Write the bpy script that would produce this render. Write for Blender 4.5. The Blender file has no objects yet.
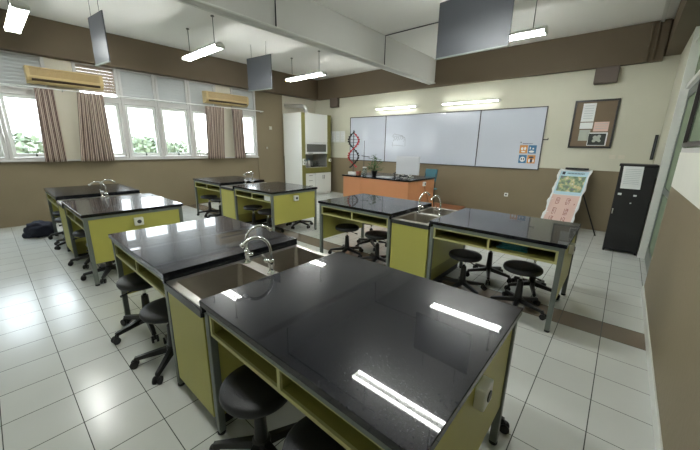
import bpy, bmesh, math, random
from math import sin, cos, pi, radians, tan
from mathutils import Vector, Matrix
random.seed(7)
scn = bpy.context.scene
COL = scn.collection

# ------------------------------------------------------------------ measured layout (metres)
TL, TD, SW = 1.20, 1.00, 0.47           # bench length, depth, sink width
HT = 0.80
XL, XR, YF, YB, ZC = -8.263, 0.393, 7.69, -2.6, 3.597

# ------------------------------------------------------------------ materials
def srgb(r, g, b):
    f = lambda c: (c/255/12.92) if c/255 <= 0.04045 else ((c/255+0.055)/1.055)**2.4
    return (f(r), f(g), f(b), 1)

def mat(name, col, rough=0.5, metal=0.0, spec=0.5, noise=0.0, nscale=8.0, bump=0.0, bscale=60.0, coat=0.0):
    m = bpy.data.materials.new(name); m.use_nodes = True
    nt = m.node_tree; b = nt.nodes['Principled BSDF']
    b.inputs['Base Color'].default_value = col
    b.inputs['Roughness'].default_value = rough
    b.inputs['Metallic'].default_value = metal
    b.inputs['Specular IOR Level'].default_value = spec
    if coat: b.inputs['Coat Weight'].default_value = coat; b.inputs['Coat Roughness'].default_value = 0.05
    if noise or bump:
        tc = nt.nodes.new('ShaderNodeTexCoord')
        if noise:
            n = nt.nodes.new('ShaderNodeTexNoise'); n.inputs['Scale'].default_value = nscale; n.inputs['Detail'].default_value = 5
            nt.links.new(tc.outputs['Object'], n.inputs['Vector'])
            mx = nt.nodes.new('ShaderNodeMix'); mx.data_type = 'RGBA'
            mx.inputs['A'].default_value = tuple(c*(1-noise) for c in col[:3])+(1,)
            mx.inputs['B'].default_value = tuple(min(1, c*(1+noise)) for c in col[:3])+(1,)
            nt.links.new(n.outputs['Fac'], mx.inputs['Factor']); nt.links.new(mx.outputs['Result'], b.inputs['Base Color'])
        if bump:
            n2 = nt.nodes.new('ShaderNodeTexNoise'); n2.inputs['Scale'].default_value = bscale; n2.inputs['Detail'].default_value = 3
            nt.links.new(tc.outputs['Object'], n2.inputs['Vector'])
            bp = nt.nodes.new('ShaderNodeBump'); bp.inputs['Strength'].default_value = bump; bp.inputs['Distance'].default_value = 0.01
            nt.links.new(n2.outputs['Fac'], bp.inputs['Height']); nt.links.new(bp.outputs['Normal'], b.inputs['Normal'])
    return m

def emis(name, col, s):
    m = bpy.data.materials.new(name); m.use_nodes = True
    b = m.node_tree.nodes['Principled BSDF']
    b.inputs['Base Color'].default_value = col
    b.inputs['Emission Color'].default_value = col
    b.inputs['Emission Strength'].default_value = s
    return m

def glass_mat(name, col, gloss=0.1, rough=0.02, diff=0.0, dcol=(0.6, 0.7, 0.65, 1)):
    m = bpy.data.materials.new(name); m.use_nodes = True
    nt = m.node_tree; nt.nodes.clear()
    o = nt.nodes.new('ShaderNodeOutputMaterial'); t = nt.nodes.new('ShaderNodeBsdfTransparent'); t.inputs[0].default_value = col
    g = nt.nodes.new('ShaderNodeBsdfGlossy'); g.inputs['Roughness'].default_value = rough
    mx = nt.nodes.new('ShaderNodeMixShader'); mx.inputs[0].default_value = gloss
    nt.links.new(t.outputs[0], mx.inputs[1]); nt.links.new(g.outputs[0], mx.inputs[2])
    last = mx
    if diff:
        d = nt.nodes.new('ShaderNodeBsdfTranslucent'); d.inputs[0].default_value = dcol
        d2 = nt.nodes.new('ShaderNodeBsdfDiffuse'); d2.inputs[0].default_value = dcol
        ma = nt.nodes.new('ShaderNodeMixShader'); ma.inputs[0].default_value = 0.5
        nt.links.new(d.outputs[0], ma.inputs[1]); nt.links.new(d2.outputs[0], ma.inputs[2])
        mb = nt.nodes.new('ShaderNodeMixShader'); mb.inputs[0].default_value = diff
        nt.links.new(mx.outputs[0], mb.inputs[1]); nt.links.new(ma.outputs[0], mb.inputs[2]); last = mb
    nt.links.new(last.outputs[0], o.inputs[0])
    return m

def floor_mat():
    m = mat('white_tile_floor', srgb(214, 216, 212), 0.16, spec=0.5)
    nt = m.node_tree; N = nt.nodes; Lk = nt.links; b = N['Principled BSDF']
    geo = N.new('ShaderNodeNewGeometry'); sep = N.new('ShaderNodeSeparateXYZ'); Lk.new(geo.outputs['Position'], sep.inputs[0])
    def M(op, a, bb=None, c=None):
        n = N.new('ShaderNodeMath'); n.operation = op
        for i, v in enumerate((a, bb, c)):
            if v is None: continue
            if hasattr(v, 'is_linked') or hasattr(v, 'links'): Lk.new(v, n.inputs[i])
            else: n.inputs[i].default_value = v
        return n.outputs[0]
    T = 0.307
    def line(axis, off, w):
        u = M('DIVIDE', M('SUBTRACT', axis, off), T)
        f = M('FRACT', u)
        d = M('MINIMUM', f, M('SUBTRACT', 1.0, f))
        return M('LESS_THAN', d, w/T/2), M('FLOOR', u)
    lx, ix = line(sep.outputs['X'], 0.095, 0.0055); ly, iy = line(sep.outputs['Y'], 0.115, 0.0045)
    g = M('MAXIMUM', lx, ly)
    cmb = N.new('ShaderNodeCombineXYZ'); Lk.new(ix, cmb.inputs[0]); Lk.new(iy, cmb.inputs[1])
    wn = N.new('ShaderNodeTexWhiteNoise'); wn.noise_dimensions = '2D'; Lk.new(cmb.outputs[0], wn.inputs['Vector'])
    nz = N.new('ShaderNodeTexNoise'); nz.inputs['Scale'].default_value = 1.7; nz.inputs['Detail'].default_value = 4; Lk.new(geo.outputs['Position'], nz.inputs['Vector'])
    v = M('ADD', M('MULTIPLY', wn.outputs['Value'], 0.05), M('MULTIPLY', nz.outputs['Fac'], 0.16))
    v = M('ADD', v, 0.86)
    base = N.new('ShaderNodeMix'); base.data_type = 'RGBA'; base.blend_type = 'MULTIPLY'; base.inputs['Factor'].default_value = 1
    base.inputs['A'].default_value = srgb(204, 207, 203)
    cc = N.new('ShaderNodeCombineXYZ'); [Lk.new(v, cc.inputs[i]) for i in range(3)]; Lk.new(cc.outputs[0], base.inputs['B'])
    # row of brown tiles crossing the room
    inb = M('MULTIPLY', M('GREATER_THAN', sep.outputs['Y'], 0.115+T*10), M('LESS_THAN', sep.outputs['Y'], 0.115+T*11))
    br = N.new('ShaderNodeMix'); br.data_type = 'RGBA'; Lk.new(inb, br.inputs['Factor']); Lk.new(base.outputs['Result'], br.inputs['A']); br.inputs['B'].default_value = srgb(118, 106, 92)
    gr = N.new('ShaderNodeMix'); gr.data_type = 'RGBA'; Lk.new(g, gr.inputs['Factor']); Lk.new(br.outputs['Result'], gr.inputs['A']); gr.inputs['B'].default_value = srgb(52, 56, 52)
    Lk.new(gr.outputs['Result'], b.inputs['Base Color'])
    r = M('ADD', M('MULTIPLY', g, 0.5), M('ADD', 0.13, M('MULTIPLY', nz.outputs['Fac'], 0.14)))
    Lk.new(r, b.inputs['Roughness'])
    bp = N.new('ShaderNodeBump'); bp.inputs['Strength'].default_value = 0.25; bp.inputs['Distance'].default_value = 0.004
    n2 = N.new('ShaderNodeTexNoise'); n2.inputs['Scale'].default_value = 6; Lk.new(geo.outputs['Position'], n2.inputs['Vector'])
    h = M('SUBTRACT', M('MULTIPLY', n2.outputs['Fac'], 0.35), g)
    Lk.new(h, bp.inputs['Height']); Lk.new(bp.outputs['Normal'], b.inputs['Normal'])
    return m

def wall_mat(name, upper, lower, zsplit, vert=None):
    """painted wall: dado colour below zsplit, other paint above"""
    m = mat(name, upper, 0.55, spec=0.3, bump=0.15, bscale=25)
    nt = m.node_tree; N = nt.nodes; Lk = nt.links; b = N['Principled BSDF']
    geo = N.new('ShaderNodeNewGeometry'); sep = N.new('ShaderNodeSeparateXYZ'); Lk.new(geo.outputs['Position'], sep.inputs[0])
    c = N.new('ShaderNodeMath'); c.operation = 'GREATER_THAN'; Lk.new(sep.outputs['Z'], c.inputs[0]); c.inputs[1].default_value = zsplit
    mx = N.new('ShaderNodeMix'); mx.data_type = 'RGBA'; mx.inputs['A'].default_value = lower; mx.inputs['B'].default_value = upper; Lk.new(c.outputs[0], mx.inputs['Factor'])
    nz = N.new('ShaderNodeTexNoise'); nz.inputs['Scale'].default_value = 1.3; nz.inputs['Detail'].default_value = 6; Lk.new(geo.outputs['Position'], nz.inputs['Vector'])
    mr = N.new('ShaderNodeMapRange'); mr.inputs['To Min'].default_value = 0.88; mr.inputs['To Max'].default_value = 1.1; Lk.new(nz.outputs['Fac'], mr.inputs['Value'])
    m2 = N.new('ShaderNodeMix'); m2.data_type = 'RGBA'; m2.blend_type = 'MULTIPLY'; m2.inputs['Factor'].default_value = 1
    Lk.new(mx.outputs['Result'], m2.inputs['A']); Lk.new(mr.outputs[0], m2.inputs['B']); Lk.new(m2.outputs['Result'], b.inputs['Base Color'])
    return m

def top_mat():
    m = mat('black_granite', srgb(30, 31, 34), 0.24, spec=0.06)
    m.node_tree.nodes['Principled BSDF'].inputs['Coat Weight'].default_value = .5
    m.node_tree.nodes['Principled BSDF'].inputs['Coat Roughness'].default_value = .025
    nt = m.node_tree; N = nt.nodes; Lk = nt.links; b = N['Principled BSDF']
    tc = N.new('ShaderNodeTexCoord')
    v = N.new('ShaderNodeTexNoise'); v.inputs['Scale'].default_value = 140; v.inputs['Detail'].default_value = 2; Lk.new(tc.outputs['Object'], v.inputs['Vector'])
    r = N.new('ShaderNodeValToRGB'); r.color_ramp.elements[0].position = 0.6; r.color_ramp.elements[0].color = srgb(20, 21, 27)
    r.color_ramp.elements[1].position = 0.78; r.color_ramp.elements[1].color = srgb(40, 41, 46); Lk.new(v.outputs['Fac'], r.inputs[0]); Lk.new(r.outputs[0], b.inputs['Base Color'])
    return m

def stripe_mat():
    m = mat('striped_curtain', srgb(150, 135, 125), 0.9, spec=0.1)
    nt = m.node_tree; N = nt.nodes; Lk = nt.links; b = N['Principled BSDF']
    uv = N.new('ShaderNodeUVMap'); w = N.new('ShaderNodeTexWave'); w.wave_type = 'BANDS'; w.bands_direction = 'X'
    w.inputs['Scale'].default_value = 5.0; w.inputs['Distortion'].default_value = 0.0
    Lk.new(uv.outputs[0], w.inputs['Vector'])
    r = N.new('ShaderNodeValToRGB'); e = r.color_ramp.elements; e[0].position = 0.2; e[0].color = srgb(78, 60, 56); e[1].position = 0.5; e[1].color = srgb(186, 172, 160)
    x = e.new(0.36); x.color = srgb(140, 118, 110)
    Lk.new(w.outputs['Fac'], r.inputs[0]); Lk.new(r.outputs[0], b.inputs['Base Color'])
    return m

M = {}
M['floor'] = floor_mat()
CREAM = srgb(198, 197, 180); BROWN = srgb(126, 115, 93); DBROWN = srgb(102, 90, 73)
M['wall'] = wall_mat('painted_wall', CREAM, BROWN, 1.158)
M['wallside'] = wall_mat('painted_wall_side', srgb(222, 222, 212), BROWN, 1.195)
M['brown'] = mat('brown_paint', BROWN, .6, spec=.3, noise=.06, nscale=2)
M['beam'] = mat('dark_brown_paint', DBROWN, .6, spec=.3, noise=.08, nscale=2)
M['cream'] = mat('cream_paint', srgb(205, 200, 184), .6, spec=.3, noise=.03, nscale=2)
M['ceiling'] = mat('ceiling_paint', srgb(238, 238, 234), .7, spec=.2, noise=.04, nscale=.8)
M['dropbeam'] = mat('pale_grey_paint', srgb(206, 206, 202), .7, spec=.2, noise=.03, nscale=1)
M['whitepaint'] = mat('white_gloss_paint', srgb(214, 216, 210), .4, noise=.02)
M['winframe'] = mat('window_frame_paint', srgb(196, 194, 192), .45, noise=.03, nscale=3)
M['slat'] = mat('louvre_slat', srgb(176, 178, 176), .5, noise=.03)
M['slatbacklit'] = mat('backlit_louvre_slat', srgb(158, 144, 128), .5, noise=.05)  # warm light from outside put into the slat colour
M['top'] = top_mat()
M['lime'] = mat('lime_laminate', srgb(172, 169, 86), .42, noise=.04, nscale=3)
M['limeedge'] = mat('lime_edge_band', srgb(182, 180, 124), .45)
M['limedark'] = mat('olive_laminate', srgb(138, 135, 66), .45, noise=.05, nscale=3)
M['steel'] = mat('grey_green_steel', srgb(108, 115, 110), .42, metal=0.2, noise=.05, nscale=10)
M['darksteel'] = mat('dark_frame_steel', srgb(58, 60, 60), .35, metal=.4)
M['stainless'] = mat('stainless_sink', (.62, .60, .56, 1), .34, metal=1.0, noise=.06, nscale=14)
M['basin'] = mat('brushed_basin_steel', (.50, .47, .42, 1), .33, metal=1.0, noise=.08, nscale=14)
M['chrome'] = mat('chrome', (.82, .82, .82, 1), .08, metal=1.0)
M['rubber'] = mat('black_rubber', srgb(22, 22, 23), .6)
M['seat'] = mat('black_vinyl', srgb(20, 21, 25), .5, bump=.2, bscale=200)
M['plastic'] = mat('black_plastic', srgb(20, 20, 21), .35)
M['board'] = mat('whiteboard_face', srgb(196, 202, 214), .12, spec=.6, noise=.015, nscale=2)
M['boardframe'] = mat('dark_board_frame', srgb(48, 42, 44), .4)
M['panel'] = mat('grey_panel', srgb(64, 67, 72), .4, metal=.2, noise=.06, nscale=5)
M['orange'] = mat('orange_wood_laminate', srgb(198, 136, 94), .4, noise=.07, nscale=3)
M['platform'] = mat('wood_platform', srgb(150, 96, 62), .5, noise=.1, nscale=6)
M['paper'] = mat('white_paper', srgb(225, 228, 228), .7)
M['black'] = mat('black_painted_metal', srgb(17, 17, 19), .5)
M['blackwood'] = mat('black_frame_wood', srgb(28, 24, 22), .35)
M['ac'] = mat('yellowed_plastic', srgb(190, 168, 120), .4, noise=.03)
M['acdark'] = mat('air_vent_dark', srgb(58, 44, 30), .5)
M['acgrille'] = mat('yellowed_grille', srgb(150, 126, 82), .5)
M['curtain'] = stripe_mat()
M['tube'] = emis('fluorescent_tube', (.98, 1.0, .965, 1), 78)
M['walltube'] = emis('wall_fluorescent_tube', (0.98, 1.0, 0.96, 1), 16)
M['white'] = mat('white_enamel', srgb(228, 230, 226), .3)
M['glass'] = glass_mat('window_glass', (.93, .95, .95, 1), .06)
M['greenglass'] = glass_mat('green_frosted_glass', (.44, .48, .42, 1), .10, .08, .78, srgb(122, 130, 114))
M['sashglass'] = mat('smoked_sash_glass', srgb(92, 92, 86), .15, noise=.05)
M['teal'] = mat('teal_plastic', srgb(24, 96, 110), .4)
M['navy'] = mat('navy_canvas', srgb(18, 22, 40), .85, bump=.4, bscale=80)
M['red'] = mat('red_plastic', srgb(186, 28, 44), .35)
M['blue'] = mat('blue_print', srgb(62, 116, 156), .4)
M['orangeprint'] = mat('orange_print', srgb(204, 140, 72), .4)
M['pink'] = mat('pink_print', srgb(214, 184, 174), .6)
M['skyprint'] = mat('pale_blue_print', srgb(176, 208, 222), .6)
M['ink'] = mat('red_brown_ink', srgb(140, 60, 60), .6)
M['darkink'] = mat('dark_ink', srgb(50, 56, 70), .6)
M['jarglass'] = glass_mat('clear_jar_glass', (.85, .9, .88, 1), .15, .03, .2, srgb(190, 200, 196))
M['monitorshell'] = mat('pale_monitor_shell', srgb(204, 207, 214), .4)
M['faintprint'] = mat('faint_print', srgb(176, 182, 186), .7)
M['olivefront'] = mat('olive_cupboard_front', srgb(120, 117, 62), .45)
M['leaf'] = mat('leaf_green', srgb(60, 96, 40), .55, noise=.3, nscale=8)
M['treeleaf'] = mat('tree_foliage', srgb(112, 122, 96), .7, noise=.3, nscale=1.2)
M['bark'] = mat('bark', srgb(90, 72, 56), .9, noise=.2)
M['roof'] = mat('roof_sheet', srgb(200, 200, 196), .5, noise=.05)
M['ground'] = mat('outside_ground', srgb(140, 140, 120), .9, noise=.15, nscale=.4)
M['cork'] = mat('brown_pinboard', srgb(112, 96, 76), .7, noise=.06, nscale=20)
M['photo'] = mat('dark_photo_print', srgb(36, 44, 40), .4, noise=.5, nscale=30)
M['photoflower'] = mat('pale_flower_print', srgb(170, 176, 166), .5)
M['greybox'] = mat('brown_speaker_shell', srgb(96, 84, 76), .6)
M['aluminium'] = mat('aluminium_duct', (.80, .80, .78, 1), .4, metal=1, bump=.6, bscale=60)
M['bottle'] = mat('white_bottle_plastic', srgb(220, 222, 220), .35)

def pic_mat():
    m = mat('poster_picture', srgb(120, 140, 90), .5)
    nt = m.node_tree; N = nt.nodes; Lk = nt.links
    tc = N.new('ShaderNodeTexCoord'); n = N.new('ShaderNodeTexNoise'); n.inputs['Scale'].default_value = 14; n.inputs['Detail'].default_value = 3
    Lk.new(tc.outputs['Object'], n.inputs['Vector'])
    r = N.new('ShaderNodeValToRGB'); e = r.color_ramp.elements
    e[0].position = .3; e[0].color = srgb(120, 104, 140); e[1].position = .72; e[1].color = srgb(206, 214, 212)
    for p, c in ((.42, srgb(92, 116, 84)), (.52, srgb(140, 158, 122)), (.6, srgb(196, 180, 128))):
        x = e.new(p); x.color = c
    Lk.new(n.outputs['Fac'], r.inputs[0]); Lk.new(r.outputs[0], N['Principled BSDF'].inputs['Base Color'])
    return m
M['picture'] = pic_mat()

# ------------------------------------------------------------------ mesh helpers
class MB:
    def __init__(s): s.v = []; s.f = []; s.sm = []; s.uv = None
    def box(s, x0, x1, y0, y1, z0, z1):
        n = len(s.v)
        s.v += [(x, y, z) for z in (z0, z1) for y in (y0, y1) for x in (x0, x1)]
        for q in ((0, 2, 3, 1), (4, 5, 7, 6), (0, 1, 5, 4), (2, 6, 7, 3), (0, 4, 6, 2), (1, 3, 7, 5)):
            s.f.append(tuple(n+i for i in q)); s.sm.append(False)
        return s
    def obox(s, c, ax, ay, az):
        """box from centre and half-axis vectors"""
        n = len(s.v); c = Vector(c); ax = Vector(ax); ay = Vector(ay); az = Vector(az)
        s.v += [tuple(c+ax*x+ay*y+az*z) for z in (-1, 1) for y in (-1, 1) for x in (-1, 1)]
        for q in ((0, 2, 3, 1), (4, 5, 7, 6), (0, 1, 5, 4), (2, 6, 7, 3), (0, 4, 6, 2), (1, 3, 7, 5)):
            s.f.append(tuple(n+i for i in q)); s.sm.append(False)
        return s
    def tube(s, pts, r, seg=10, caps=True):
        pts = [Vector(p) for p in pts]; rs = r if isinstance(r, (list, tuple)) else [r]*len(pts)
        n0 = len(s.v); prev = None
        for i, p in enumerate(pts):
            t = (pts[min(i+1, len(pts)-1)]-pts[max(i-1, 0)]).normalized()
            if prev is None:
                a = Vector((0, 0, 1)) if abs(t.z) < .9 else Vector((1, 0, 0))
                u = t.cross(a).normalized()
            else: u = (prev-t*prev.dot(t)).normalized()
            prev = u; w = t.cross(u)
            for k in range(seg):
                an = 2*pi*k/seg; s.v.append(tuple(p+(u*cos(an)+w*sin(an))*rs[i]))
        for i in range(len(pts)-1):
            for k in range(seg):
                a = n0+i*seg+k; b = n0+i*seg+(k+1) % seg
                s.f.append((a, b, b+seg, a+seg)); s.sm.append(True)
        if caps:
            s.f.append(tuple(n0+k for k in reversed(range(seg)))); s.sm.append(False)
            m = n0+(len(pts)-1)*seg; s.f.append(tuple(m+k for k in range(seg))); s.sm.append(False)
        return s
    def lathe(s, prof, c=(0, 0, 0), seg=24):
        n0 = len(s.v)
        for r, z in prof:
            for k in range(seg):
                a = 2*pi*k/seg; s.v.append((c[0]+r*cos(a), c[1]+r*sin(a), c[2]+z))
        for i in range(len(prof)-1):
            for k in range(seg):
                a = n0+i*seg+k; b = n0+i*seg+(k+1) % seg
                s.f.append((a, b, b+seg, a+seg)); s.sm.append(True)
        s.f.append(tuple(n0+k for k in reversed(range(seg)))); s.sm.append(False)
        m = n0+(len(prof)-1)*seg; s.f.append(tuple(m+k for k in range(seg))); s.sm.append(False)
        return s
    def prism(s, poly, axis, a, b):
        """poly of 2-D points extruded along axis from a to b"""
        n = len(s.v); k = len(poly)
        def P(p, t): return {'x': (t, p[0], p[1]), 'y': (p[0], t, p[1]), 'z': (p[0], p[1], t)}[axis]
        s.v += [P(p, a) for p in poly]+[P(p, b) for p in poly]
        s.f.append(tuple(n+i for i in reversed(range(k)))); s.f.append(tuple(n+k+i for i in range(k))); s.sm += [False, False]
        for i in range(k):
            j = (i+1) % k; s.f.append((n+i, n+j, n+k+j, n+k+i)); s.sm.append(False)
        return s
    def face(s, *pts):
        n = len(s.v); s.v += [tuple(p) for p in pts]; s.f.append(tuple(range(n, n+len(pts)))); s.sm.append(False); return s
    def build(s, name, m, parent=None, bevel=0.0, loc=None, seg=2):
        me = bpy.data.meshes.new(name); me.from_pydata(s.v, [], s.f); me.update()
        me.polygons.foreach_set('use_smooth', s.sm)
        me.materials.append(m if not isinstance(m, str) else M[m])
        bm = bmesh.new(); bm.from_mesh(me); bmesh.ops.recalc_face_normals(bm, faces=bm.faces[:]); bm.to_mesh(me); bm.free()
        o = bpy.data.objects.new(name, me); COL.objects.link(o)
        if parent: o.parent = parent
        if loc: o.location = loc
        if bevel:
            b = o.modifiers.new('soft_edges', 'BEVEL'); b.width = bevel; b.segments = seg; b.limit_method = 'ANGLE'; b.harden_normals = False
        return o

def tag(o, label, cat, group=None, kind=None):
    if label: o['label'] = label
    if cat: o['category'] = cat
    if group: o['group'] = group
    if kind: o['kind'] = kind
    return o
def thing(name, label, cat, loc=(0, 0, 0), rz=0, group=None, kind=None):
    o = bpy.data.objects.new(name, None); COL.objects.link(o); o.location = loc; o.rotation_euler = (0, 0, rz); o.empty_display_size = .1
    return tag(o, label, cat, group, kind)
def struct(o, label=None):
    o['kind'] = 'structure'
    if label: o['label'] = label
    return o
def copy_tree(o, parent=None):
    c = o.copy(); COL.objects.link(c); c.parent = parent
    for ch in list(o.children): copy_tree(ch, c)
    return c

# ------------------------------------------------------------------ room shell
struct(MB().box(XL-.2, .75, YB-.2, YF+.2, -.15, 0).build('floor', 'floor'), 'glossy white square tiles with one row of brown tiles')
struct(MB().box(XL-.2, .75, YB-.2, YF+.2, ZC, ZC+.15).build('ceiling', 'ceiling'), 'plain white ceiling')
struct(MB().box(XL-.2, .75, YF, YF+.2, 0, ZC).build('wall_front', 'wall'), 'cream wall with brown dado behind the whiteboard')
struct(MB().box(XL-.2, .75, YB-.2, YB, 0, ZC).build('wall_back', 'wall'))

ZS, ZL0, ZL1 = 1.19, 2.44, 3.02
bays = [[-1.85, -1.13, -.41, .31, 1.03], [1.41, 2.12, 2.81, 3.51, 4.21], [4.62, 5.36]]
wl = MB()
wl.box(XL-.2, XL, YB, YF, 0, ZS)                   # below sills
wl.box(XL-.2, XL, YB, YF, ZL1, ZC)
struct(wl.build('wall_left', 'brown'), 'brown wall below the row of windows')
pil = MB()
for a, b in ((YB, -1.85), (1.03, 1.41), (4.21, 4.62)): pil.box(XL-.2, XL, a, b, ZS, ZL1)
pil.box(XL-.2, XL, 6.30, YF, ZS, ZL1)
struct(pil.build('wall_left', 'cream'), 'cream painted strips between the windows')
struct(MB().box(XL-.2, XL+.02, 5.36, 6.30, 0, ZL1).build('trim_1', 'brown', bevel=.004), 'flat brown pilaster beside the last window')
struct(MB().box(XL, -8.05, YB, YF, ZL1-.02, ZC).build('trim_2', 'beam', bevel=.004), 'dark brown beam above the windows')
struct(MB().box(-8.05, .17, 7.60, YF, 2.985, ZC).build('trim_3', 'beam', bevel=.004), 'dark brown beam above the whiteboard')
struct(MB().box(.19, .60, YB, YF, 3.06, ZC).build('trim_4', 'beam', bevel=.004), 'brown beam along the corridor side')
struct(MB().box(.17, .19, 7.66, YF, 3.06, ZC).build('trim_5', 'beam'))
struct(MB().box(XL, XL+.05, YB, 5.37, ZS-.03, ZS).build('trim_6', 'winframe', bevel=.004), 'long pale window sill')
# thin drop panel hanging from the ceiling, lip along its lower edge
struct(MB().box(-4.0, -3.88, YB, 7.6, 3.05, ZC).build('trim_7', 'dropbeam', bevel=.006), 'deep pale grey ceiling beam running towards the whiteboard wall')
struct(MB().tube([(-3.865, YB, 3.065), (-3.865, 7.59, 3.065)], .014, 8).build('trim_8', 'whitepaint'), 'white conduit along the lower edge of the pale beam')
struct(MB().box(-4.03, -3.99, YB, 7.6, 3.045, 3.06).build('trim_9', 'whitepaint'))
for i, y in enumerate((2.9, 5.44)):
    c = MB(); c.tube([(-3.87, y, 3.08), (-3.87, y, ZC-.012), (-2.0, y, ZC-.012)], .009, 8)
    struct(c.build('trim_1%d' % i, 'panel'), 'thin grey conduit climbing the beam to the ceiling lamp')
struct(MB().box(.035, .085, YB, 7.6, ZC-.035, ZC).build('trim_12', 'whitepaint', bevel=.003), 'white cable trunking on the ceiling')
for i, x in enumerate((-.035, .045)):
    struct(MB().tube([(x, 7.588, 3.0), (x, 7.588, ZC-.02)], .018, 8).build('trim_%d' % (13+i), 'beam'), 'brown painted pipe on the beam')

# corridor wall (camera stands beside it)
YD0, YD1 = 4.56, 6.15
struct(MB().box(XR, .60, YB, YD0, 0, 1.53).build('wall_right', 'wallside'), 'white wall with brown dado under the corridor windows')
struct(MB().box(.375, .60, YD1, YF, 0, 3.06).build('wall_right', 'wall'))
struct(MB().box(XR-.012, XR, YB, YD0, 0, .09).build('baseboard_right', 'whitepaint', bevel=.003), 'white skirting tiles')
jm = MB(); jm.box(.372, .50, YD1-.03, YD1, 0, 3.05); jm.box(.40, .50, YD0, YD0+.04, 0, 3.05); jm.box(.42, .50, YD0+.04, YD1-.03, 2.32, 2.38)
dr = thing('door_1', 'pale framed door with green glass next to the black cabinet', None, (0, 0, 0), kind='structure')
jm.build('door_frame', 'whitepaint', dr, bevel=.003)
leaf = MB(); zt = 2.31
leaf.box(.455, .49, YD0+.05, YD0+.15, .01, zt).box(.455, .49, YD1-.13, YD1-.035, .01, zt).box(.455, .49, YD0+.15, YD1-.13, .01, .2).box(.455, .49, YD0+.15, YD1-.13, 2.2, zt).box(.455, .49, YD0+.15, YD1-.13, .98, 1.06)
leaf.build('door_leaf', 'steel', dr, bevel=.002)
MB().box(.468, .476, YD0+.15, YD1-.13, .2, 2.2).build('pane', 'greenglass', dr)
MB().box(.468, .476, YD0+.04, YD1-.03, 2.38, 3.05).build('transom_pane', 'greenglass', dr)
# corridor windows
for n, (a, b) in enumerate(((2.95, YD0), (1.3, 2.95), (-.4, 1.3), (YB, -.4))):
    w = thing('window_%d' % (20+n), 'dark framed corridor window above the white wall', None, kind='structure')
    fr = MB()
    for y in (a, b-.05): fr.box(.40, .46, y, y+.05, 1.53, 3.06)
    for z in (1.53, 2.26, 3.02): fr.box(.40, .46, a+.05, b-.05, z, z+.04)
    fr.build('frame', 'winframe', w, bevel=.002)
    fs = MB()
    for y in (a+.06, b-.10): fs.box(.385, .415, y, y+.04, 1.58, 2.25)
    for z in (1.58, 2.21): fs.box(.385, .415, a+.10, b-.10, z, z+.04)
    fs.build('sash', 'boardframe', w, bevel=.002)
    MB().box(.425, .431, a+.05, b-.05, 1.57, 3.02).build('pane', 'greenglass', w)
struct(MB().tube([(.36, YB+.2, 2.72), (.36, 5.4, 2.72)], .011, 10).build('trim_15', 'whitepaint'), 'white pipe running above the corridor windows')

# unseen corridor slab, parapet and roof, added to shade the green panes
struct(MB().box(.75, 3.0, YB-.2, YF+.2, -.15, 0).build('floor_corridor_added', 'ground'))
struct(MB().box(2.85, 3.0, YB-.2, YF+.2, 0, 1.1).build('wall_corridor_shade', 'cream'))
struct(MB().box(.75, 3.4, YB-.2, YF+.2, 3.2, 3.35).build('ceiling_corridor_shade', 'cream'))

# windows of the outside wall
wn = 1
for bi, bay in enumerate(bays):
    for k in range(len(bay)-1):
        a, b = bay[k]+.003, bay[k+1]-.003
        w = thing('window_%d' % wn, None, None, (XL, (a+b)/2, ZS), kind='structure'); hw = (b-a)/2
        fr = MB()
        fr.box(-.12, .02, -hw, -hw+.05, 0, 1.83).box(-.12, .02, hw-.05, hw, 0, 1.83)
        for z0, z1 in ((0, .05), (1.13, 1.25), (1.79, 1.83)): fr.box(-.12, .02, -hw+.05, hw-.05, z0, z1)
        fr.build('frame', 'winframe', w, bevel=.003)
        sh = MB(); y0 = hw-.055
        sh.box(-.07, -.02, -y0, -y0+.05, .055, 1.125).box(-.07, -.02, y0-.05, y0, .055, 1.125).box(-.07, -.02, -y0+.05, y0-.05, .055, .115).box(-.07, -.02, -y0+.05, y0-.05, 1.07, 1.125)
        sh.build('sash', 'white', w, bevel=.003)
        MB().box(-.048, -.043, -y0+.05, y0-.05, .115, 1.07).build('pane', 'glass', w)
        lt = MB(); lt.box(-.02, -.005, -.014, .014, .065, .10); lt.box(-.01, .004, -.004, .004, .08, .12); lt.build('latch', 'darksteel', w)
        sl = MB(); n = 9; opened = (bi == 1 and k == 0)
        ang = radians(60 if opened else 69)
        for i in range(n):
            if opened and i == 0: continue
            z = 1.25+.54*(i+.5)/n
            hx = .0345 if opened else .037
            sl.obox((-.04, 0, z), (hx*cos(ang), 0, -hx*sin(ang)), (0, hw-.05, 0), (.003*sin(ang), 0, .003*cos(ang)))
        sl.build('louvre', 'slatbacklit' if opened else 'slat', w)
        wn += 1

# daylight comes in from the sky outside; portals only steer sampling
for a, b in ((-1.85, 1.03), (1.41, 4.21), (4.62, 5.36)):
    l = bpy.data.lights.new('window_daylight_guide', 'AREA'); l.shape = 'RECTANGLE'; l.size = 1.8; l.size_y = b-a
    l.cycles.is_portal = True
    o = bpy.data.objects.new('window_daylight_guide', l); COL.objects.link(o); o.location = (XL-.25, (a+b)/2, 2.1); o.rotation_euler = (0, radians(-90), 0)

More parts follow.
